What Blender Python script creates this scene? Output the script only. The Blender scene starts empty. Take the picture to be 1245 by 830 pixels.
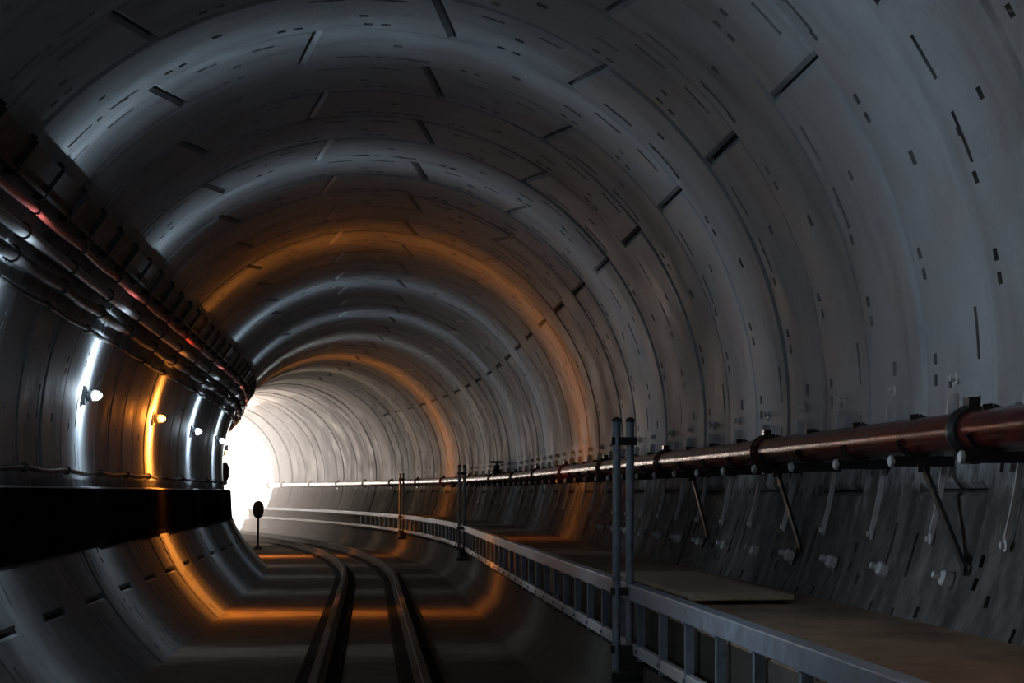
import bpy, math, random
from mathutils import Vector, Matrix
random.seed(7)
sc = bpy.context.scene
COL = sc.collection
PI = math.pi
rad = math.radians

# ------------------------------------------------------------------ layout numbers
R = 2.85                    # inner radius of the lining
CZ = 0.746 * R              # height of the tunnel axis over the track slab
EYE = 0.556 * R             # camera height
FPX, PPX, HOR = 2500.0, 825.0, 598.0

# ------------------------------------------------------------------ camera
cam_d = bpy.data.cameras.new('camera')
cam = bpy.data.objects.new('camera', cam_d); COL.objects.link(cam)
cam.location = (0, 0, EYE)
cam.rotation_euler = (PI / 2 + math.atan((HOR - 415.0) / FPX), 0, 0)
cam_d.sensor_width = 36.0
cam_d.lens = 36.0 * FPX / 1245.0
cam_d.shift_x = (622.5 - PPX) / 1245.0
cam_d.clip_start, cam_d.clip_end = 0.05, 400
sc.camera = cam

# ------------------------------------------------------------------ world: daylight seen through the far portal
w = bpy.data.worlds.new('daylight'); sc.world = w; w.use_nodes = True
bg = w.node_tree.nodes['Background']
bg.inputs[0].default_value = (1.0, 0.77, 0.63, 1)
bg.inputs[1].default_value = 24.0

sc.view_settings.view_transform = 'Standard'
sc.view_settings.look = 'None'
sc.view_settings.gamma = 1.0
sc.view_settings.use_curve_mapping = False
sc.view_settings.exposure = 0.0
LAMP_W = 120.0

# ------------------------------------------------------------------ the curved axis
A0, KC, YC = -0.150, 0.0030, 35.0
def axis(y):
    t = max(0.0, y - YC)
    return A0 * y - KC * t * t
def slope(y):
    return A0 - 2 * KC * max(0.0, y - YC)
YEND = 82.0
YBACK = -9.0
# arc length table
_tab = []; _s = 0.0; _y = -12.0
while _y < 100:
    _tab.append((_s, _y)); _s += math.hypot(1, slope(_y)) * 0.02; _y += 0.02
_S0 = min(_tab, key=lambda p: abs(p[1]))[0]
def y_of(s):
    s += _S0
    lo, hi = 0, len(_tab) - 1
    while hi - lo > 1:
        m = (lo + hi) // 2
        if _tab[m][0] <= s: lo = m
        else: hi = m
    a, b = _tab[lo], _tab[hi]
    return a[1] + (b[1] - a[1]) * (s - a[0]) / (b[0] - a[0])
def s_of(y):
    i = int((y + 12.0) / 0.02); i = max(0, min(len(_tab) - 2, i))
    return _tab[i][0] + (y - _tab[i][1]) * math.hypot(1, slope(y)) - _S0
def head(y):                       # rotation about z that turns +Y onto the axis
    return math.atan2(-slope(y), 1.0)
def P(x, y, z):                    # lateral x from the axis, station y, height z
    h = head(y)
    return Vector((axis(y) + x * math.cos(h), y + x * math.sin(h), z))
def frame(y):
    return Matrix.Translation((axis(y), y, 0)) @ Matrix.Rotation(head(y), 4, 'Z')

# ------------------------------------------------------------------ materials
def mat(name, base, rough=0.6, metal=0.0, var=0.25, scale=3.0, bump=0.0, bscale=30.0, rnd=0.0,
        stain=None, stain_amt=0.0, stain_scale=(1, 1, 1), emit=None, estr=0.0, spec=0.5, rvar=0.15):
    m = bpy.data.materials.new(name); m.use_nodes = True
    nt = m.node_tree; N = nt.nodes; L = nt.links
    b = N['Principled BSDF']
    b.inputs['Metallic'].default_value = metal
    b.inputs['Specular IOR Level'].default_value = spec
    tc = N.new('ShaderNodeTexCoord'); ge = N.new('ShaderNodeNewGeometry')
    n1 = N.new('ShaderNodeTexNoise'); n1.inputs['Scale'].default_value = scale; n1.inputs['Detail'].default_value = 6
    n1.inputs['Roughness'].default_value = 0.62
    L.new(ge.outputs['Position'], n1.inputs['Vector'])
    cr = N.new('ShaderNodeMapRange'); cr.inputs['From Min'].default_value = 0.3; cr.inputs['From Max'].default_value = 0.7
    cr.inputs['To Min'].default_value = 1 - var; cr.inputs['To Max'].default_value = 1 + var
    L.new(n1.outputs['Fac'], cr.inputs['Value'])
    fac = cr.outputs[0]
    if rnd:
        oi = N.new('ShaderNodeObjectInfo')
        r2 = N.new('ShaderNodeMapRange'); r2.inputs['To Min'].default_value = 1 - rnd; r2.inputs['To Max'].default_value = 1 + rnd
        L.new(oi.outputs['Random'], r2.inputs['Value'])
        mm = N.new('ShaderNodeMath'); mm.operation = 'MULTIPLY'
        L.new(fac, mm.inputs[0]); L.new(r2.outputs[0], mm.inputs[1]); fac = mm.outputs[0]
    vm = N.new('ShaderNodeVectorMath'); vm.operation = 'SCALE'
    vm.inputs[0].default_value = base
    L.new(fac, vm.inputs['Scale'])
    colr = vm.outputs[0]
    if stain:
        mp = N.new('ShaderNodeMapping'); mp.inputs['Scale'].default_value = stain_scale
        L.new(ge.outputs['Position'], mp.inputs['Vector'])
        n3 = N.new('ShaderNodeTexNoise'); n3.inputs['Scale'].default_value = 1.0; n3.inputs['Detail'].default_value = 5
        L.new(mp.outputs[0], n3.inputs['Vector'])
        r3 = N.new('ShaderNodeMapRange'); r3.inputs['From Min'].default_value = 0.5; r3.inputs['From Max'].default_value = 0.68
        r3.inputs['To Max'].default_value = stain_amt
        L.new(n3.outputs['Fac'], r3.inputs['Value'])
        mx = N.new('ShaderNodeMix'); mx.data_type = 'RGBA'
        L.new(r3.outputs[0], mx.inputs['Factor']); L.new(colr, mx.inputs['A'])
        mx.inputs['B'].default_value = (*stain, 1)
        colr = mx.outputs['Result']
    L.new(colr, b.inputs['Base Color'])
    rr = N.new('ShaderNodeMapRange'); rr.inputs['From Min'].default_value = 0.3; rr.inputs['From Max'].default_value = 0.7
    rr.inputs['To Min'].default_value = max(0.05, rough - rvar); rr.inputs['To Max'].default_value = min(1, rough + rvar)
    L.new(n1.outputs['Fac'], rr.inputs['Value']); L.new(rr.outputs[0], b.inputs['Roughness'])
    if bump:
        n2 = N.new('ShaderNodeTexNoise'); n2.inputs['Scale'].default_value = bscale; n2.inputs['Detail'].default_value = 4
        L.new(ge.outputs['Position'], n2.inputs['Vector'])
        bp = N.new('ShaderNodeBump'); bp.inputs['Strength'].default_value = bump; bp.inputs['Distance'].default_value = 0.02
        L.new(n2.outputs['Fac'], bp.inputs['Height']); L.new(bp.outputs[0], b.inputs['Normal'])
    if emit:
        b.inputs['Emission Color'].default_value = (*emit, 1); b.inputs['Emission Strength'].default_value = estr
    return m

def concrete():
    """Segment concrete: grey, each casting a little different; below the pipe a muddy splash zone on the walkway wall, the other wall darkened half as much."""
    m = mat('segment_concrete', (0.29, 0.315, 0.335), 0.56, 0, 0.24, 1.3, 0.25, 22, 0.13,
            (0.16, 0.165, 0.17), 0.7, (0.5, 2.2, 0.6), rvar=0.12)
    nt = m.node_tree; N = nt.nodes; L = nt.links; b = N['Principled BSDF']
    src = b.inputs['Base Color'].links[0].from_socket
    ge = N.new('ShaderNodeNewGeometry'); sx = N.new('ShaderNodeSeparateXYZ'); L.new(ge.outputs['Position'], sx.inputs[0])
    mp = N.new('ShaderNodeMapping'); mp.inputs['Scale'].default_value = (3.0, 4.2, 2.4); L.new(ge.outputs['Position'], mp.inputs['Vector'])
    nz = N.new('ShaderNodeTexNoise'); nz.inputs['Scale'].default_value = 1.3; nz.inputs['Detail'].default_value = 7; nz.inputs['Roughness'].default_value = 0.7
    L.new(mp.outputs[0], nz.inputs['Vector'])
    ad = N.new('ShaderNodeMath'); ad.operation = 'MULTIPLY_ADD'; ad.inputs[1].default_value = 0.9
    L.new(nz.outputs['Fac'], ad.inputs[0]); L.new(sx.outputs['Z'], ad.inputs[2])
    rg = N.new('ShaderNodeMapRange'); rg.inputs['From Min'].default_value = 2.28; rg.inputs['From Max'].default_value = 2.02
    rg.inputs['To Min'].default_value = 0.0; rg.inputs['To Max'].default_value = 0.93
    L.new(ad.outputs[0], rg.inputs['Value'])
    # the mud lies thick on the walkway side (lateral distance from the curved axis positive); the other side is darkened half as much
    def mth(op, a, b_, c=None):
        n = N.new('ShaderNodeMath'); n.operation = op
        for i_, v in enumerate((a, b_, c)):
            if v is None: continue
            if isinstance(v, (int, float)): n.inputs[i_].default_value = v
            else: L.new(v, n.inputs[i_])
        return n.outputs[0]
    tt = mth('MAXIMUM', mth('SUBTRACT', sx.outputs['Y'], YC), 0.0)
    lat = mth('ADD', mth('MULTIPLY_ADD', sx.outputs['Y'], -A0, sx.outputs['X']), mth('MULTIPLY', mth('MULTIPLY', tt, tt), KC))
    mud_dark = mth('MULTIPLY', rg.outputs[0], mth('MULTIPLY_ADD', mth('GREATER_THAN', lat, 0.3), 0.5, 0.5))
    # dark lower-wall colour, mud on the walkway side, itself patchy
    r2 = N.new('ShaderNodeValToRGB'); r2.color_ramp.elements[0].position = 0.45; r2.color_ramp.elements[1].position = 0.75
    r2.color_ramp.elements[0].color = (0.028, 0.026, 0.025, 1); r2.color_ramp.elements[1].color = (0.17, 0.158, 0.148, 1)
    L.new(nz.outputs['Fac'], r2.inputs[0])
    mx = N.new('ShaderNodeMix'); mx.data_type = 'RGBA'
    L.new(mud_dark, mx.inputs['Factor']); L.new(src, mx.inputs['A']); L.new(r2.outputs[0], mx.inputs['B'])
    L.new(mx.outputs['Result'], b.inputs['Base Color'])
    rs = b.inputs['Roughness'].links[0].from_socket
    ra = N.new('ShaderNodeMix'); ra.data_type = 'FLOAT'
    L.new(mud_dark, ra.inputs['Factor']); L.new(rs, ra.inputs['A']); ra.inputs['B'].default_value = 0.95
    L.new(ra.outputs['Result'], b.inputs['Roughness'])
    return m
M = {}
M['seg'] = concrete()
M['grout'] = mat('dark_joint_grout', (0.02, 0.021, 0.023), 0.9)
M['rear'] = mat('rear_lining_concrete', (0.28, 0.29, 0.30), 0.6, 0, 0.2, 1.5, 0.2, 20)
M['slab'] = mat('track_slab_concrete', (0.13, 0.11, 0.09), 0.82, 0, 0.35, 2.4, 0.3, 18, 0.12, (0.06, 0.052, 0.045), 0.8, (1.2, 0.8, 1), spec=.12)
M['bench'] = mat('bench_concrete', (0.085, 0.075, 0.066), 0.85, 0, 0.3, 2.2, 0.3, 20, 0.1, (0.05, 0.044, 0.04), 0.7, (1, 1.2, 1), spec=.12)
M['deck'] = mat('muddy_deck', (0.24, 0.165, 0.11), 0.8, 0, 0.35, 3.0, 0.35, 24, 0.12, (0.11, 0.072, 0.046), 0.8, (1.5, 0.8, 1), spec=.2)
M['galv'] = mat('galvanised_steel', (0.30, 0.36, 0.44), 0.42, 0.35, 0.3, 9.0, 0.1, 60, 0.06)
M['post'] = mat('blue_grey_paint', (0.22, 0.27, 0.34), 0.4, 0.2, 0.3, 14.0, 0.1, 60)
M['zinc'] = mat('bright_zinc', (0.55, 0.56, 0.58), 0.45, 0.0, 0.15, 12.0)
M['red'] = mat('red_pipe_paint', (0.075, 0.011, 0.008), 0.2, 0.0, 0.35, 5.0, 0.08, 40, stain=(0.035, 0.008, 0.006), stain_amt=0.6, stain_scale=(4, 2, 4), rvar=0.08)
M['black'] = mat('black_rubber', (0.012, 0.012, 0.013), 0.55, 0, 0.3, 8.0)
M['matt'] = mat('matt_rubber_strip', (0.010, 0.0095, 0.009), 0.95, 0, 0.3, 8.0, spec=.05)
M['blackm'] = mat('black_steel', (0.018, 0.018, 0.02), 0.42, 0.3, 0.3, 8.0)
M['trough'] = mat('dark_trough_panel', (0.005, 0.004, 0.0035), 0.9, 0, 0.4, 4.0, 0.2, 20, 0.1, spec=0.0)
M['rail'] = mat('dark_rail_steel', (0.03, 0.027, 0.025), 0.6, 0.0, 0.35, 6.0, spec=.3)
M['redcable'] = mat('red_cable_sheath', (0.42, 0.07, 0.055), 0.42, 0, 0.2, 8.0)
M['greypipe'] = mat('grey_conduit', (0.20, 0.20, 0.205), 0.45, 0.0, 0.2, 8.0)
M['ply'] = mat('weathered_plywood', (0.36, 0.29, 0.20), 0.6, 0, 0.3, 4.0, 0.15, 30)

# ------------------------------------------------------------------ mesh helpers
class MB:
    def __init__(s): s.v = []; s.f = []
    def add(s, vs, fs):
        o = len(s.v); s.v += [tuple(v) for v in vs]; s.f += [tuple(i + o for i in f) for f in fs]
    def box(s, c, d, rot=None):
        x, y, z = d[0] / 2, d[1] / 2, d[2] / 2
        vs = [Vector((a * x, b * y, e * z)) for a in (-1, 1) for b in (-1, 1) for e in (-1, 1)]
        if rot is not None: vs = [rot @ v for v in vs]
        vs = [v + Vector(c) for v in vs]
        s.add(vs, [(0, 1, 3, 2), (4, 6, 7, 5), (0, 4, 5, 1), (2, 3, 7, 6), (0, 2, 6, 4), (1, 5, 7, 3)])
    def bar(s, a, b, r, n=8, r2=None):
        a, b = Vector(a), Vector(b); r2 = r if r2 is None else r2
        d = (b - a).normalized()
        u = d.orthogonal().normalized(); v = d.cross(u)
        vs = [a + (u * math.cos(2 * PI * i / n) + v * math.sin(2 * PI * i / n)) * r for i in range(n)]
        vs += [b + (u * math.cos(2 * PI * i / n) + v * math.sin(2 * PI * i / n)) * r2 for i in range(n)]
        fs = [(i, (i + 1) % n, n + (i + 1) % n, n + i) for i in range(n)]
        fs += [tuple(range(n - 1, -1, -1)), tuple(range(n, 2 * n))]
        s.add(vs, fs)
    def strut(s, a, b, w_, t_):     # flat bar between two points
        a, b = Vector(a), Vector(b); d = (b - a); L_ = d.length
        q = d.to_track_quat('Z', 'X').to_matrix()
        s.box((a + b) / 2, (w_, t_, L_), q)
    def lathe(s, prof, c=(0, 0, 0), n=20, rot=None, sy=1.0):
        vs = []; fs = []
        for (r_, z_) in prof:
            for i in range(n):
                v = Vector((r_ * math.cos(2 * PI * i / n), r_ * sy * math.sin(2 * PI * i / n), z_))
                if rot is not None: v = rot @ v
                vs.append(v + Vector(c))
        k = len(prof)
        for j in range(k - 1):
            for i in range(n):
                fs.append((j * n + i, j * n + (i + 1) % n, (j + 1) * n + (i + 1) % n, (j + 1) * n + i))
        fs.append(tuple(range(n - 1, -1, -1))); fs.append(tuple(range((k - 1) * n, k * n)))
        s.add(vs, fs)
    def sweep(s, prof, ya, yb, step=1.0, closed=True, wob=None):
        n = max(1, int(math.ceil((yb - ya) / step))); k = len(prof)
        vs = []; fs = []
        for i in range(n + 1):
            y = ya + (yb - ya) * i / n
            dx, dz = wob(y) if wob else (0, 0)
            for (x, z) in prof: vs.append(P(x + dx, y, z + dz))
        for i in range(n):
            for j in range(k if closed else k - 1):
                a = i * k + j; b = i * k + (j + 1) % k
                fs.append((a, b, b + k, a + k))
        if closed:
            fs.append(tuple(range(k - 1, -1, -1))); fs.append(tuple(range(n * k, n * k + k)))
        s.add(vs, fs)
    def mesh(s, name, m, smooth=None):
        me = bpy.data.meshes.new(name); me.from_pydata(s.v, [], s.f); me.update()
        me.materials.append(M[m] if isinstance(m, str) else m)
        if smooth:
            me.polygons.foreach_set('use_smooth', [True] * len(me.polygons))
            me.set_sharp_from_angle(angle=rad(smooth))
        return me
    def build(s, name, m, parent=None, smooth=None, recalc=True, bevel=0.0):
        me = s.mesh(name, m, smooth)
        if recalc:
            import bmesh
            bm = bmesh.new(); bm.from_mesh(me); bmesh.ops.recalc_face_normals(bm, faces=bm.faces); bm.to_mesh(me); bm.free()
            if smooth: me.set_sharp_from_angle(angle=rad(smooth))
        return link(name, me, parent, bevel)
def link(name, me, parent=None, bevel=0.0):
    o = bpy.data.objects.new(name, me); COL.objects.link(o)
    if parent is not None: o.parent = parent
    if bevel:
        b = o.modifiers.new('bevel', 'BEVEL'); b.width = bevel; b.segments = 2; b.limit_method = 'ANGLE'
    return o
def tag(o, label=None, cat=None, group=None, kind=None):
    if label: o['label'] = label
    if cat: o['category'] = cat
    if group: o['group'] = group
    if kind: o['kind'] = kind
    return o
def empty(name, mtx=None):
    o = bpy.data.objects.new(name, None); COL.objects.link(o); o.empty_display_size = 0.2
    if mtx is not None: o.matrix_world = mtx
    return o
def copy_tree(o, parent=None):
    c = o.copy(); COL.objects.link(c); c.parent = parent
    for ch in o.children: copy_tree(ch, c)
    return c
def struct(o, label):
    o['kind'] = 'structure'; o['label'] = label; return o
def circ(r_, cx, cz, n=12, ph=0.0):
    return [(cx + r_ * math.cos(2 * PI * i / n + ph), cz + r_ * math.sin(2 * PI * i / n + ph)) for i in range(n)]
_o = ['first', 'second', 'third', 'fourth', 'fifth', 'sixth', 'seventh', 'eighth', 'ninth']
ORD = _o + ['tenth', 'eleventh', 'twelfth', 'thirteenth', 'fourteenth', 'fifteenth', 'sixteenth', 'seventeenth', 'eighteenth', 'nineteenth']
for _t in ('twenty', 'thirty', 'forty'): ORD += [_t[:-1] + 'ieth'] + [_t + '-' + x for x in _o]

# ================================================================== THE LINING
PITCH = 1.18
RING0 = 10.28 - 4 * PITCH          # near edge (station along the axis) of the nearest ring, type A
NRING = 48
S_RING0 = s_of(RING0)
JA = [37, 100, 122, 190.75, 259.5, 328.25, 397]
JB = [58, 80, 143, 211.75, 280.5, 349.25, 418]

def seg_mesh(name, a0, a1, a0f, a1f, pockets):
    """one precast segment: inner face at radius R with recessed pockets, chamfered edges; local y 0..PITCH.
    a0,a1 joint angles at the near edge, a0f,a1f at the far edge (degrees)."""
    G, C, D = 0.013, 0.026, 0.06
    g = math.degrees(G / R); c = math.degrees(C / R)
    W = PITCH
    us = {0.0, 1.0}
    span = a1 - a0 - 2 * g
    n = max(2, int(round(span / 4.0)))
    lines_a = [a0 + g, a0 + g + c] + [a0 + g + span * i / n for i in range(1, n)] + [a1 - g - c, a1 - g]
    lines_s = [G, G + C, W / 2, W - G - C, W - G]
    for (pa0, pa1, ps0, ps1) in pockets:
        lines_a += [pa0, pa1]; lines_s += [ps0, ps1]
    def clean(l, tol):
        l = sorted(l); o = [l[0]]
        for v in l[1:]:
            if v - o[-1] > tol: o.append(v)
        return o
    keep = set(round(x, 5) for p in pockets for x in p[:2])
    la = clean(lines_a, 0.02); ls = clean(lines_s, 0.002)
    la[-1] = a1 - g; ls[-1] = W - G
    na, ns = len(la), len(ls)
    def ang(i, j):
        u = (la[i] - la[0]) / (la[-1] - la[0]); t = ls[j] / W
        b0 = a0 + (a0f - a0) * t + g; b1 = a1 + (a1f - a1) * t - g
        # only the ends follow a slanted joint; the middle stays put
        return la[i] + (b0 - la[0]) * max(0, 1 - u * 3) + (b1 - la[-1]) * max(0, u * 3 - 2)
    vs = []; fs = []; idx = {}
    def vert(i, j, d):
        k = (i, j, d)
        if k not in idx:
            r_ = R + d
            if d == 0 and (i in (0, na - 1) or j in (0, ns - 1)): r_ = R + C
            a = rad(ang(i, j))
            idx[k] = len(vs); vs.append((r_ * math.cos(a), ls[j], CZ + r_ * math.sin(a)))
        return idx[k]
    dep = {}
    for i in range(na - 1):
        for j in range(ns - 1):
            ma = (la[i] + la[i + 1]) / 2; ms = (ls[j] + ls[j + 1]) / 2; d = 0
            for (pa0, pa1, ps0, ps1) in pockets:
                if pa0 < ma < pa1 and ps0 < ms < ps1: d = D
            dep[i, j] = d
    for (i, j), d in dep.items():
        fs.append((vert(i, j, d), vert(i, j + 1, d), vert(i + 1, j + 1, d), vert(i + 1, j, d)))
        for (di, dj, e) in ((1, 0, ((1, 0), (1, 1))), (0, 1, ((0, 1), (1, 1)))):
            k = (i + di, j + dj)
            if k in dep and dep[k] != d:
                p, q = [(i + x, j + y) for x, y in e]
                fs.append((vert(*p, d), vert(*q, d), vert(*q, dep[k]), vert(*p, dep[k])))
    # skirts into the joint
    per = [(i, 0) for i in range(na)] + [(na - 1, j) for j in range(1, ns)] + [(i, ns - 1) for i in range(na - 2, -1, -1)] + [(0, j) for j in range(ns - 2, 0, -1)]
    base = len(vs)
    for (i, j) in per:
        a = rad(ang(i, j)); r_ = R + 0.09
        vs.append((r_ * math.cos(a), ls[j], CZ + r_ * math.sin(a)))
    m = len(per)
    for k in range(m):
        i0, i1 = per[k], per[(k + 1) % m]
        fs.append((vert(*i0, 0), vert(*i1, 0), base + (k + 1) % m, base + k))
    me = bpy.data.meshes.new(name); me.from_pydata(vs, [], fs); me.update()
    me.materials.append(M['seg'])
    me.polygons.foreach_set('use_smooth', [True] * len(me.polygons)); me.set_sharp_from_angle(angle=rad(25))
    return me

def pockets_for(kind, a0, a1, joints):
    W = PITCH; out = []
    def slot(a, s, l=4.6, h=0.046): out.append((a, a + l, s * W - h / 2, s * W + h / 2))
    def hole(a, s, h=0.062, q=1.15): out.append((a - q / 2, a + q / 2, s * W - h / 2, s * W + h / 2))
    span = a1 - a0
    if span < 30:                       # key
        hole((a0 + a1) / 2, 0.5, 0.07, 1.3); slot(a0 + 3.0, 0.22, 3.5); slot(a1 - 6.5, 0.22, 3.5)
        hole(a0 + 9, 0.86); hole(a0 + 11.4, 0.86); return out
    # pockets beside both joints
    slot(a0 + 4.4, 0.20); slot(a0 + 12.5, 0.20, 5.0); hole(a0 + 10.8, 0.62)
    slot(a1 - 9.2, 0.82); slot(a1 - 17.5, 0.82, 5.0); hole(a1 - 12.5, 0.45)
    mid = (a0 + a1) / 2
    hole(mid, 0.5, 0.075, 1.5)
    hole(mid + 6.0, 0.84); hole(mid + 8.2, 0.84); hole(mid - 9.0, 0.84); hole(mid - 11.2, 0.84)
    hole(mid + 15.5, 0.84); hole(mid + 20.0, 0.84, 0.05, 0.9)
    hole(mid - 20.0, 0.84); hole(mid - 22.2, 0.84)
    if kind == 'A': slot(mid - 11.6, 0.55, 3.2, 0.045)
    return [p for p in out if p[0] > a0 + 1.4 and p[1] < a1 - 1.4]

segs = {}
for kind, J in (('A', JA), ('B', JB)):
    ki = 1 if kind == 'A' else 0
    for k in range(6):
        a0, a1 = J[k], J[k + 1]; f0, f1 = a0, a1
        if k == ki: a0, a1, f0, f1 = a0 - 1.8, a1 + 1.8, a0 + 1.8, a1 - 1.8
        elif (k + 1) % 6 == ki: a1, f1 = a1 - 1.8, a1 + 1.8
        elif (k - 1) % 6 == ki: a0, f0 = a0 + 1.8, a0 - 1.8
        segs[kind, k] = (seg_mesh('lining_segment', a0, a1, f0, f1, pockets_for(kind, max(a0, f0), min(a1, f1), J)), (a0 + a1) / 2)

# grout shell behind the segments
S_END = S_RING0 + NRING * PITCH
mb = MB()
nst = 0
prof = [(math.cos(2 * PI * i / 64) * (R + 0.075), CZ + math.sin(2 * PI * i / 64) * (R + 0.075)) for i in range(64)]
mb.sweep(prof + prof[:1], RING0, YEND, 1.2, closed=False)
lining = mb.build('wall_lining', 'grout', recalc=False, smooth=40)
struct(lining, 'curved tunnel lining of precast grey concrete rings')
for q in range(NRING):
    y = y_of(S_RING0 + q * PITCH); y2 = y_of(S_RING0 + (q + 1) * PITCH)
    h = math.atan2(-(axis(y2) - axis(y)), y2 - y)
    kind = 'A' if q % 2 == 0 else 'B'
    jr = random.uniform(-0.006, 0.006)
    for k in range(6):
        me, mid = segs[kind, k]
        o = link('lining_segment', me, lining)
        dr = jr + random.uniform(-0.009, 0.009); a = rad(mid)
        o.matrix_local = Matrix.Translation((axis(y), y, 0)) @ Matrix.Rotation(h, 4, 'Z') @ Matrix.Translation((dr * math.cos(a), 0, dr * math.sin(a)))
# rings too far off to tell their segments apart
mb = MB(); s = S_END
while y_of(s + PITCH) < YEND + 0.5:
    ya, yb = y_of(s), y_of(s + PITCH); rr = R + random.uniform(-0.012, 0.012)
    n = 48
    for (u0, u1, r0, r1) in ((0.0, 0.02, rr + 0.07, rr), (0.02, 0.98, rr, rr), (0.98, 1.0, rr, rr + 0.07)):
        vs = []
        for u, r_ in ((u0, r0), (u1, r1)):
            yy = ya + (yb - ya) * u
            vs += [P(r_ * math.cos(2 * PI * i / n), yy, CZ + r_ * math.sin(2 * PI * i / n)) for i in range(n)]
        mb.add(vs, [(i, n + i, n + (i + 1) % n, (i + 1) % n) for i in range(n)])
    s += PITCH
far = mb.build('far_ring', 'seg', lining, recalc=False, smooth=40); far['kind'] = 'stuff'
Y_PORTAL = y_of(s)

# tunnel behind the camera
mb = MB()
pr = [(math.cos(2 * PI * i / 64) * R, CZ + math.sin(2 * PI * i / 64) * R) for i in range(64)]
mb.sweep(pr + pr[:1], YBACK, RING0 - 0.01, 1.2, closed=False)
struct(mb.build('wall_rear', 'rear', smooth=40, recalc=False), 'plain concrete tunnel wall behind the viewpoint')
mb = MB(); mb.sweep([(math.cos(2 * PI * i / 48) * (R + .1), CZ + math.sin(2 * PI * i / 48) * (R + .1)) for i in range(48)], YBACK - 0.3, YBACK, 1)
struct(mb.build('wall_back', 'rear'), 'concrete bulkhead closing the tunnel behind the viewpoint')

def chord(z, r_=R): return math.sqrt(max(0, r_ * r_ - (z - CZ) ** 2))
# ================================================================== FLOOR, BENCH, WALKWAY
DECK = EYE - 0.215 * R
mb = MB(); mb.sweep([(-0.60 * R, -0.30), (0.60 * R, -0.30), (0.655 * R, -0.06), (-0.655 * R, -0.06)], YBACK, Y_PORTAL, 1.2)
floor = struct(mb.build('floor', 'slab'), 'dark muddy concrete track bed along the tunnel')
y = YBACK
while y < Y_PORTAL - 0.1:
    yb = min(y + 2.36, Y_PORTAL); mb = MB()
    mb.sweep([(-0.655 * R, -0.07), (0.655 * R, -0.07), (0.664 * R, 0), (-0.664 * R, 0)], y + 0.008, yb - 0.008, 0.8)
    mb.build('floor_slab', 'slab', floor); y = yb
mb = MB()
arc = [(chord(z) - 0.02, z) for z in (DECK - 0.12, 0.7, 0.5, 0.3, 0.1)]
mb.sweep([(0.50 * R, 0.0), (0.575 * R, 0.20), (0.60 * R, 0.50), (0.655 * R, 0.50), (0.655 * R, DECK - 0.12)] + arc + [(chord(0) - 0.03, 0.0)], YBACK, Y_PORTAL, 1.2)
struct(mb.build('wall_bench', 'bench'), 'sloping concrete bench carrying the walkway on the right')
mb = MB(); mb.sweep([(0.63 * R, DECK - 0.118), (chord(DECK - .118) - .03, DECK - 0.118), (chord(DECK - .04) - 0.02, DECK - 0.03), (0.63 * R, DECK - 0.03)], YBACK, Y_PORTAL, 1.2)
walk = struct(mb.build('floor_walkway', 'deck'), 'brown muddy raised walkway along the right wall')
y = YBACK
while y < Y_PORTAL - 0.1:
    yb = min(y + 1.77, Y_PORTAL); mb = MB(); dz = random.uniform(-0.004, 0.004)
    mb.sweep([(0.59 * R, DECK - 0.10), (0.628 * R, DECK - 0.10), (0.628 * R, DECK - 0.028), (chord(DECK - 0.03) - 0.012, DECK - 0.028), (chord(DECK) - 0.012, DECK + dz), (0.59 * R, DECK + dz)], y + 0.006, yb - 0.006, 0.9)
    mb.build('deck_slab', 'deck', walk); y = yb

# ================================================================== RAILS
for (x, lab) in ((-0.425 + .02, 'dark steel running rail on black strip, left of the two'), (0.425 + .02, 'dark steel running rail on black strip, right of the two')):
    root = tag(empty('rail', Matrix.Translation(P(x, 12, 0))), lab, 'rail', 'pair of track rails')
    def part(name, prof, m, ya, yb):
        mb = MB(); mb.sweep(prof, ya, yb, 1.0); o = mb.build(name, m); o.parent = root; o.matrix_parent_inverse = root.matrix_world.inverted(); return o
    part('rubber_strip', [(x - .19, 0.0), (x + .19, 0.0), (x + .17, 0.035), (x - .17, 0.035)], 'matt', 2, Y_PORTAL)
    rp = [(-.0625, .035), (.0625, .035), (.0625, .047), (.012, .062), (.010, .125), (.034, .138), (.036, .165), (.028, .173), (-.028, .173), (-.036, .165), (-.034, .138), (-.010, .125), (-.012, .062), (-.0625, .047)]
    part('rail_bar', [(x + a, b) for a, b in rp], 'rail', 2, Y_PORTAL)

# ================================================================== WALKWAY EDGE BARRIER (top beam, uprights, low rail)
def keep(o, root):
    o.parent = root; o.matrix_parent_inverse = root.matrix_world.inverted(); return o
XB = 0.575 * R
edge = tag(empty('edge_barrier', Matrix.Translation(P(XB, 8, 0))), 'blue-grey steel edge beam with uprights and lower rail along the walkway', 'barrier')
y = 5.0
while y < Y_PORTAL - 0.3:
    yb = min(y + 4.72, Y_PORTAL - 0.2); mb = MB()
    mb.sweep([(XB - .045, DECK - .055), (XB + .035, DECK - .055), (XB + .035, DECK + .045), (XB - .045, DECK + .045)], y + .004, yb - .004, 0.8)
    keep(mb.build('top_beam', 'galv', bevel=0.008), edge); y = yb
y = 5.0
while y < Y_PORTAL - 0.3:
    yb = min(y + 4.72, Y_PORTAL - 0.2); mb = MB()
    mb.sweep([(XB - .02, EYE - .352 * R), (XB + .02, EYE - .352 * R), (XB + .02, EYE - .328 * R), (XB - .02, EYE - .328 * R)], y + .004, yb - .004, 0.8)
    keep(mb.build('lower_rail', 'zinc', bevel=0.006), edge); y = yb
y = 7.6; k = 0
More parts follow.
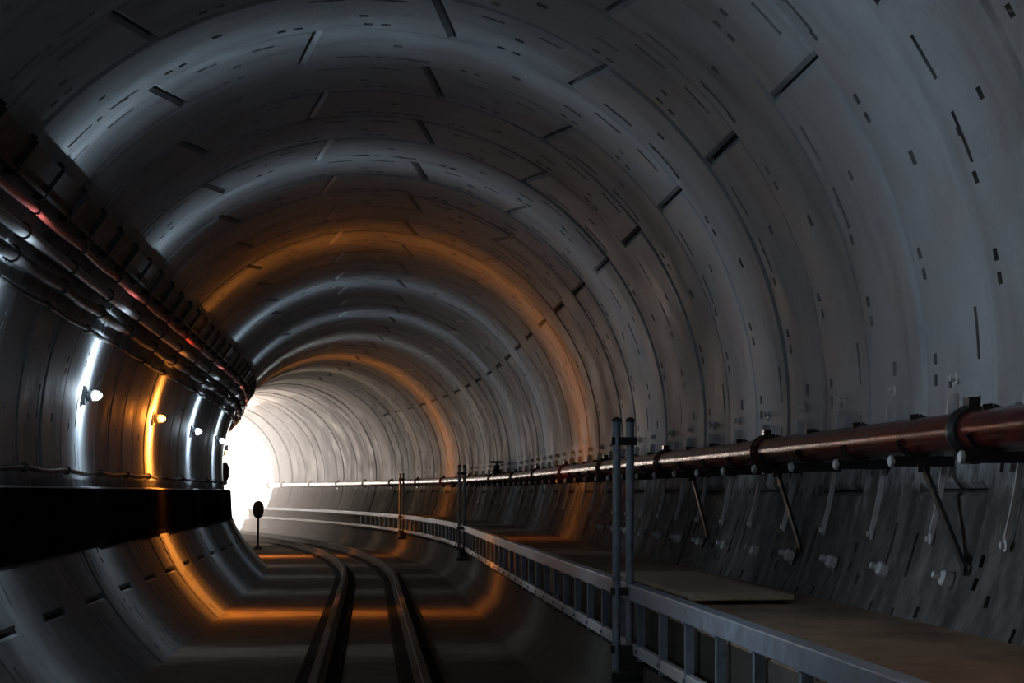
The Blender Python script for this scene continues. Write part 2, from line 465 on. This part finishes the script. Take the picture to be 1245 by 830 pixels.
while y < 60:
    q = frame(y); mb = MB()
    mb.box(q @ Vector((XB + 0.002, 0, (DECK - .055 + EYE - .36 * R) / 2)), (0.045, 0.05, DECK - .055 - EYE + .36 * R), q.to_3x3())
    mb.box(q @ Vector((XB + 0.002, 0, DECK - .06)), (0.07, 0.09, 0.012), q.to_3x3())
    mb.bar(q @ Vector((XB - 0.02, 0, EYE - .34 * R)), q @ Vector((XB - 0.035, 0, EYE - .34 * R)), 0.012, 6)
    keep(mb.build('upright', 'post'), edge)
    if k % 2 == 0:
        mb = MB(); mb.bar(q @ Vector((XB + .02, 0, EYE - .35 * R)), q @ Vector((0.655 * R + .02, 0, 0.52)), 0.018, 6)
        keep(mb.build('stay', 'post'), edge)
    y += 0.95; k += 1

# tall twin posts
for i, (yy, lab) in enumerate(((12.6, 'tall twin blue-grey steel post at the walkway edge, nearest and largest'),
                               (35.0, 'slim twin steel post further along the walkway edge, second one'),
                               (51.0, 'small distant twin steel post at the walkway edge, third one'))):
    root = tag(empty('walkway_post', frame(yy)), lab, 'post', 'twin posts on the walkway edge')
    x = XB - 0.075
    ztop = EYE + .153 * R; zb = EYE - .385 * R
    for d in (-0.046, 0.046):
        mb = MB(); mb.bar((x + d * 0.95, d * .3, zb), (x + d * 0.95, d * .3, ztop), 0.026, 14)
        tb = mb.build('upright_tube', 'post', root, smooth=40)
        mb = MB(); mb.lathe([(0.029, 0), (0.029, 0.018), (0.012, 0.03)], (x + d * .95, d * .3, ztop), 12)
        mb.build('end_cap', 'blackm', tb)
    for z in (DECK + 0.0, EYE - .34 * R, ztop - 0.12):
        mb = MB(); mb.box((x, 0, z), (0.16, 0.075, 0.05)); o = mb.build('clamp', 'blackm', root, bevel=0.005)
    mb = MB(); mb.box((x + 0.05, 0, EYE - .36 * R), (0.14, 0.12, 0.16)); mb.box((x + .02, -.05, EYE - .40 * R), (0.2, 0.03, 0.06)); mb.build('foot_bracket', 'blackm', root, bevel=0.006)

# plywood board lying on the deck
root = tag(empty('plywood_board', frame(11.0)), 'pale plywood board lying on the brown walkway beside the tall twin post', 'board')
mb = MB(); mb.box((0.715 * R, 1.75, DECK + 0.035), (0.56, 3.4, 0.028)); mb.build('sheet', 'ply', root, bevel=0.003)
for yy in (0.25, 1.75, 3.2):
    mb = MB(); mb.box((0.715 * R, yy, DECK + 0.013), (0.54, 0.07, 0.018)); mb.build('batten', 'ply', root)

# ================================================================== RED PIPE
XP, ZP, RP = 0.925 * R, EYE + 0.095 * R, 0.088
pipe = tag(empty('water_pipe', Matrix.Translation(P(XP, 8, ZP))), 'dark red painted water pipe running along the right wall', 'pipe')
y = 4.0; k = 0
while y < Y_PORTAL - 0.3:
    yb = min(y + 4.72, Y_PORTAL - 0.2); mb = MB(); mb.sweep(circ(RP, XP, ZP, 20), y, yb, 0.8)
    keep(mb.build('pipe_length', 'red', smooth=50), pipe)
    q = frame(yb); mb = MB()
    mb.lathe([(RP + .003, -.075), (RP + .018, -.07), (RP + .02, -.03), (RP + .028, -.02), (RP + .028, .02), (RP + .02, .03), (RP + .018, .07), (RP + .003, .075)], (0, 0, 0), 20, Matrix.Rotation(PI / 2, 3, 'X'))
    for zz in (1, -1): mb.box((0, 0, zz * (RP + .035)), (0.05, 0.09, 0.05))
    me = mb.build('coupling', 'red' if k % 3 else 'blackm', smooth=40)
    me.matrix_world = q @ Matrix.Translation((XP, 0, ZP)); keep(me, pipe)
    y = yb; k += 1

# brackets, one to each ring
def make_bracket():
    root = empty('pipe_bracket')
    wall = lambda z: chord(z)
    mb = MB(); z0, z1 = ZP - .13, ZP + .21
    mb.strut((wall(z0) - .03, 0, z0), (wall(z1) - .028, 0, z1), 0.05, 0.018); mb.build('upright_strap', 'zinc', root)
    mb = MB(); z2 = ZP + .285
    mb.lathe([(0.030, 0), (0.030, .02), (0.017, .022), (0.017, .05), (0.005, .055)], (wall(z2) + .005, 0, z2), 8, Matrix.Rotation(-PI / 2, 3, 'Y')); mb.build('bolt_head', 'zinc', root)
    mb = MB(); mb.box(((XP - .12 + wall(ZP - .12) - .01) / 2, 0, ZP - .122), (wall(ZP - .12) - XP + .11, 0.05, 0.05)); mb.build('arm', 'blackm', root)
    mb = MB(); mb.lathe([(0.026, 0), (0.030, .008), (0.028, .022), (0.014, .03)], (XP - .115, 0, ZP - .122), 10, Matrix.Rotation(-PI / 2, 3, 'Y')); mb.build('end_cap', 'zinc', root, smooth=40)
    mb = MB(); n = 10
    pts = [(XP + (RP + .006) * math.cos(a), 0, ZP + (RP + .006) * math.sin(a)) for a in [rad(-170 + 280 * i / n) for i in range(n + 1)]]
    for a, b in zip(pts, pts[1:]): mb.strut(a, b, 0.035, 0.008)
    mb.build('pipe_clip', 'blackm', root)
    mb = MB(); zs = [ZP - .15, ZP - .27, ZP - .39, ZP - .50]
    for za, zb_ in zip(zs, zs[1:]): mb.strut((wall(za) - .028, .06, za + .004), (wall(zb_) - .028, .06, zb_), 0.028, 0.012)
    mb.build('wall_strap', 'zinc', root)
    mb = MB(); mb.lathe([(0.03, 0), (0.03, .012), (0.016, .014), (0.016, .03)], (wall(zs[-1]) - .02, .06, zs[-1]), 8, Matrix.Rotation(-PI / 2, 3, 'Y')); mb.build('foot_bolt', 'zinc', root)
    return root
br0 = make_bracket(); yy = 8.45; nb = 0
while yy < 50:
    o = br0 if nb == 0 else copy_tree(br0)
    o.matrix_world = frame(yy)
    tag(o, ORD[nb] + (' pipe bracket' if nb < 14 else ' and distant pipe bracket') + ' from the right edge of the photo, under the red pipe', 'bracket', 'pipe brackets on the right wall')
    yy += 1.19; nb += 1
# black diagonal tie bars between some brackets
for i, (ka, lab) in enumerate(((1, 'black diagonal tie bar under the red pipe nearest the right edge'), (4, 'black diagonal tie bar under the red pipe, second from right edge'), (7, 'black diagonal tie bar under the red pipe, third from right edge'))):
    ya = 8.45 + 1.19 * ka; z3 = ZP - .62
    mb = MB(); a = P(XP + .02, ya - .05, ZP - .15); b = P(chord(z3) - .02, ya - .62, z3)
    mb.strut(a, b, 0.036, 0.02); mb.lathe([(.03, -.01), (.03, .01)], b, 8, Matrix.Rotation(PI / 2, 3, 'Y')); mb.box(a, (0.06, .04, .05))
    tag(mb.build('tie_bar', 'blackm'), lab, 'bar', 'diagonal tie bars')

# lower row of wall anchors
def make_anchor():
    root = empty('wall_anchor')
    a = math.asin(-0.335); n = Vector((math.cos(a), 0, math.sin(a)))
    rot = (-n).to_track_quat('Z', 'X').to_matrix(); p = Vector((0, 0, CZ)) + n * (R + .008)
    mb = MB(); mb.lathe([(0.055, 0), (0.055, .01), (0.04, .014)], p - n * .006, 12, rot); mb.build('washer', 'blackm', root)
    mb = MB(); mb.lathe([(0.038, 0), (0.038, .05), (0.03, .062), (0.018, .064), (0.018, .10), (0.010, .104)], p - n * .012, 8, rot); mb.build('bolt', 'zinc', root)
    return root
an0 = make_anchor(); yy = 9.2; k = 0
while yy < 24:
    o = an0 if k == 0 else copy_tree(an0); o.matrix_world = frame(yy)
    tag(o, ORD[k] + ' bright bolt from the right edge on the muddy wall above the walkway', 'bolt', 'wall anchors above the walkway')
    yy += 1.19; k += 1

# small valve on the pipe further on
yv = 41.0
root = tag(empty('pipe_valve', frame(yv)), 'small black valve standing on the red pipe in the distance', 'valve')
mb = MB(); mb.lathe([(0.09, 0), (0.09, .10), (0.06, .12), (0.06, .2)], (XP, 0, ZP + .07), 14); mb.build('body', 'blackm', root, smooth=40)
mb = MB(); mb.lathe([(0.13, 0), (0.15, .02), (0.13, .04)], (XP, 0, ZP + .31), 16); mb.bar((XP, 0, ZP + .2), (XP, 0, ZP + .33), .02); mb.build('handwheel', 'blackm', root, smooth=40)

# ================================================================== LEFT WALL SERVICES
# black cable trough at eye height
zt, zb = EYE + .012 * R, EYE - .19 * R
tr = tag(empty('cable_trough', Matrix.Translation(P(-.93 * R, 12, zb))), 'black cable trough boxed in along the left wall', 'trough')
y = 4.0
while y < Y_PORTAL - .3:
    yb = min(y + 2.36, Y_PORTAL - .2); mb = MB()
    mb.sweep([(-.935 * R, zt), (-.928 * R, zb), (-chord(zb) + .012, zb), (-chord((zt + zb) / 2) + .012, (zt + zb) / 2), (-chord(zt) + .012, zt)], y + .004, yb - .004, .8)
    keep(mb.build('trough_panel', 'trough'), tr)
    mb = MB(); mb.sweep([(-.945 * R, zt), (-chord(zt) + .014, zt), (-chord(zt + .02) + .014, zt + .02), (-.945 * R, zt + .014)], y + .01, yb - .01, .8)
    keep(mb.build('lid_strip', 'zinc'), tr)
    y = yb
# service runs: angle, radius offset, thickness
def run(name, ang, off, r_, m, lab, cat, amp=0.0, per=1.18, n=10, hang=True):
    a = rad(ang)
    rr = R - off
    root = tag(empty(name, Matrix.Translation(P(rr * math.cos(a), 12, CZ + rr * math.sin(a)))), lab, cat)
    mb = MB()
    wob = (lambda y: (0.0, -amp * (0.5 - 0.5 * math.cos(2 * PI * (y - 3) / per)))) if amp else None
    mb.sweep(circ(r_, rr * math.cos(a), CZ + rr * math.sin(a), n), 4, Y_PORTAL - .3, 0.3 if amp else .9, wob=wob)
    keep(mb.build('sheath' if 'cable' in name else 'tube', m, smooth=50), root)
    if hang:
        y = 5.36
        while y < 48:
            q = frame(y); mb = MB()
            d = Vector((math.cos(a), 0, math.sin(a))); t = Vector((-math.sin(a), 0, math.cos(a))); c = Vector((rr * math.cos(a), 0, CZ + rr * math.sin(a)))
            k = 8; r2 = r_ + .006
            pts = [c + d * (r2 * math.cos(u)) + t * (r2 * math.sin(u)) for u in [2 * PI * i / k for i in range(k + 1)]]
            for p0, p1 in zip(pts, pts[1:]): mb.strut(q @ p0, q @ p1, .03, .008)
            mb.strut(q @ (c + d * r2), q @ (c + d * (off + .005)), .03, .02)
            keep(mb.build('clip', 'blackm'), root); y += 2.36
    return root
run('red_cable', 148.3, .075, .030, 'redcable', 'red power cable sagging between clips under the left cable tray', 'cable', .014, 2.36, 10)
run('conduit_pipe', 152.0, .085, .045, 'greypipe', 'grey conduit pipe high on the left wall below the red cable', 'pipe', 0, 1.18, 12)
run('black_cable', 155.6, .09, .050, 'black', 'thick black cable on the left wall below the grey conduit', 'cable', .016, 2.36, 10)
run('thin_cable', 159.5, .05, .022, 'black', 'thin black cable on the left wall just above the lamps', 'cable', .012, 2.36, 8)
run('low_cable', 187.0, .05, .022, 'black', 'thin black cable on the left wall just above the trough', 'cable', .02, 2.36, 8)
# black cable tray
tray = tag(empty('cable_tray', Matrix.Translation(P(-2.2, 12, CZ + 1.7))), 'black cable tray high on the left wall above the red cable', 'tray')
def pol(a, off): return ((R - off) * math.cos(rad(a)), CZ + (R - off) * math.sin(rad(a)))
for (a0, a1, o0, o1, nm) in ((141.4, 142.1, .012, .055, 'side_plate'), (145.6, 146.1, .012, .08, 'side_plate'), (141.9, 145.9, .045, .055, 'base_plate')):
    y = 4.0
    while y < Y_PORTAL - .3:
        yb = min(y + 4.72, Y_PORTAL - .2); mb = MB(); mb.sweep([pol(a0, o0), pol(a1, o0), pol(a1, o1), pol(a0, o1)], y + .004, yb - .004, .8)
        keep(mb.build(nm, 'blackm'), tray); y = yb
y = 5.36
while y < 48:
    q = frame(y); mb = MB()
    a = pol(141.2, .06); b = pol(146.6, .07); c = pol(141.2, .01); d = pol(146.6, .01)
    for p0, p1 in ((a, b), (a, c), (b, d)): mb.strut(q @ Vector((p0[0], 0, p0[1])), q @ Vector((p1[0], 0, p1[1])), .045, .012)
    keep(mb.build('hanger', 'blackm'), tray); y += 1.18

# ================================================================== LAMPS
def lamp_light(name, colour, power, sig, wide, down=0.0):
    l = bpy.data.lights.new(name, 'POINT'); l.energy = power; l.color = colour; l.shadow_soft_size = 0.05
    l.use_nodes = True; nt = l.node_tree; N = nt.nodes; L = nt.links
    em = N['Emission']; tc = N.new('ShaderNodeTexCoord'); sx = N.new('ShaderNodeSeparateXYZ'); L.new(tc.outputs['Normal'], sx.inputs[0])
    def mth(op, a, b=None):
        n = N.new('ShaderNodeMath'); n.operation = op
        for i, v in enumerate((a, b)):
            if v is None: continue
            if isinstance(v, (int, float)): n.inputs[i].default_value = v
            else: L.new(v, n.inputs[i])
        return n.outputs[0]
    # drum-lens distribution: a flat fan across the tunnel, wider towards the wall it hangs on
    sg = mth('MULTIPLY_ADD', sx.outputs['X'], -.27); sg.node.inputs[2].default_value = sig
    q = mth('DIVIDE', sx.outputs['Y'], sg); q = mth('MULTIPLY', q, q); e = mth('EXPONENT', mth('MULTIPLY', q, -1.0))
    e = mth('ADD', e, wide)
    if down:
        dn = mth('MULTIPLY_ADD', sx.outputs['Z'], -down); dn.node.inputs[2].default_value = 1.0
        e = mth('MULTIPLY', e, mth('MAXIMUM', dn, 0.0))
    L.new(e, em.inputs['Strength'])
    return l
WHITE, COOL, ORANGE, WARM = (1, .97, .93), (.70, .86, 1.0), (1.0, .29, .04), (1.0, .72, .46)
lens_m = {}
def lens(c):
    if c not in lens_m:
        lens_m[c] = mat('lit_lens', (.8, .8, .8), .3, emit=c, estr=14.0)
    return lens_m[c]
ZL = CZ + .145 * R
def make_lamp(yy, colour, power, lab, sig=.34, wide=.05, down=0.0, light_blocker=False, group='wall lamps on the left'):
    root = tag(empty('wall_lamp', frame(yy)), lab, 'lamp', group)
    xw = -chord(ZL)
    mb = MB(); mb.box((xw + .02, 0, ZL), (.03, .13, .19)); mb.build('back_plate', 'blackm', root, bevel=.004)
    mb = MB(); mb.lathe([(.050, 0), (.058, .02), (.058, .05), (.045, .065)], (xw + .03, 0, ZL), 16, Matrix.Rotation(PI / 2, 3, 'Y')); mb.build('socket', 'blackm', root, smooth=40)
    mb = MB(); mb.lathe([(.044, 0), (.046, .02), (.044, .05), (.034, .068), (.016, .076)], (xw + .092, 0, ZL), 16, Matrix.Rotation(PI / 2, 3, 'Y')); mb.build('lens', lens(colour), root, smooth=50)
    mb = MB()
    for s_ in (-1, 1):
        pts = [(xw + .06, 0, ZL + s_ * .062), (xw + .12, 0, ZL + s_ * .060), (xw + .176, 0, ZL + s_ * .03), (xw + .186, 0, ZL)]
        for a, b in zip(pts, pts[1:]): mb.bar(a, b, .004, 5)
    mb.build('wire_guard', 'blackm', root)
    if light_blocker:
        mb = MB(); mb.box((xw + .23, 0, ZL + .20), (.42, 1.8, .01)); mb.build('light_blocker', 'blackm', root)  # added out-of-view plate that keeps lamp light off the upper left lining
    l = bpy.data.objects.new('lamp_light', lamp_light('lamp_light', colour, power, sig, wide, down)); COL.objects.link(l)
    l.parent = root; l.location = (xw + .27, 0, ZL)
    return root
LAMPS = [(3.0, COOL, 1.2), (9.0, COOL, 2.0), (14.9, COOL, .95), (20.8, COOL, .88), (27.2, ORANGE, 4.6), (33.0, COOL, 1.0), (39.0, COOL, .9), (45.0, WHITE, .9),
         (51.5, ORANGE, 6.0), (57.0, WARM, 1.6), (63.0, WARM, 2.0), (69.0, WARM, 2.4), (75.0, WARM, 2.0), (81.0, WARM, 2.4)]
LL = ['white wall lamp on the left wall, beyond the left edge behind the viewpoint', 'white wall lamp under an added light blocker just beyond the left edge of the photo', 'white wall lamp at the very left edge of the photo',
      'white wall lamp left of the orange one, in a broad white streak', 'orange glowing wall lamp on the left wall, the nearer orange one', 'white wall lamp just right of the nearer orange lamp',
      'small white wall lamp, second beyond the nearer orange lamp', 'small white wall lamp, third beyond the nearer orange lamp', 'distant orange wall lamp around the bend on the left wall']
for i, (yy, c, k) in enumerate(LAMPS):
    far_ = i >= len(LL)
    make_lamp(yy, c, LAMP_W * k, LL[i] if not far_ else 'warm wall lamp round the bend, ' + ORD[i - len(LL)] + ' beyond the distant orange lamp', light_blocker=(i < 2),
              sig=.45 if c == ORANGE else (.60 if i < 2 else .43), wide=.01 if c == ORANGE else .02, down=.8 if c == ORANGE else (-.4 if 2 <= i < 8 else 0.0), group='wall lamps on the left' if not far_ else 'warm lamps round the bend')

# ================================================================== SMALL FAR THINGS
root = tag(empty('wall_speaker', frame(57.0)), 'black oval box on the left wall, dark against the bright end', 'box')
mb = MB(); mb.lathe([(.02, -.30), (.16, -.27), (.22, -.15), (.23, .1), (.17, .26), (.03, .30)], (-.93 * R + .05, 0, CZ - .0), 16, None, .7); mb.build('body', 'black', root, smooth=50)
mb = MB(); mb.bar((-R + .01, 0, CZ), (-.93 * R, 0, CZ), .03); mb.build('arm', 'blackm', root)
ysig = 58.0
root = tag(empty('track_signal', frame(ysig)), 'small dark oval signal on a thin post before the bright end', 'signal')
xs = -1.5
mb = MB(); mb.bar((xs, 0, 0), (xs, 0, .9), .03); mb.build('post', 'blackm', root)
mb = MB(); mb.lathe([(.12, 0), (.12, .03), (.05, .08)], (xs, 0, 0), 14); mb.build('base', 'blackm', root)
mb = MB(); mb.lathe([(.04, -.25), (.12, -.19), (.15, -.07), (.15, .08), (.12, .19), (.03, .25)], (xs, 0, 1.10), 18, None, .5); mb.build('head', 'black', root, smooth=50)

# sky portal: tells the renderer where daylight comes in
pl = bpy.data.lights.new('daylight_portal', 'AREA'); pl.shape = 'SQUARE'; pl.size = 2 * R; pl.cycles.is_portal = True
po = bpy.data.objects.new('daylight_portal', pl); COL.objects.link(po)
po.location = P(0, Y_PORTAL + .3, CZ); po.rotation_euler = (-PI / 2, 0, head(Y_PORTAL))

# ================================================================== HAZE by the bright end
hm = bpy.data.materials.new('haze'); hm.use_nodes = True
nt = hm.node_tree; nt.nodes.remove(nt.nodes['Principled BSDF'])
vs_ = nt.nodes.new('ShaderNodeVolumeScatter'); vs_.inputs['Density'].default_value = 0.11; vs_.inputs['Anisotropy'].default_value = 0.55
vs_.inputs['Color'].default_value = (1, .93, .88, 1)
nt.links.new(vs_.outputs[0], nt.nodes['Material Output'].inputs['Volume'])
M['haze'] = hm
mb = MB(); rz = R - .45
mb.sweep([(rz * math.cos(2 * PI * i / 24), CZ + rz * math.sin(2 * PI * i / 24)) for i in range(24)], 62, Y_PORTAL - .1, 1.2)
tag(mb.build('dust_haze', 'haze'), 'pale dust haze hanging in the tunnel before the bright end', 'haze', kind='stuff')
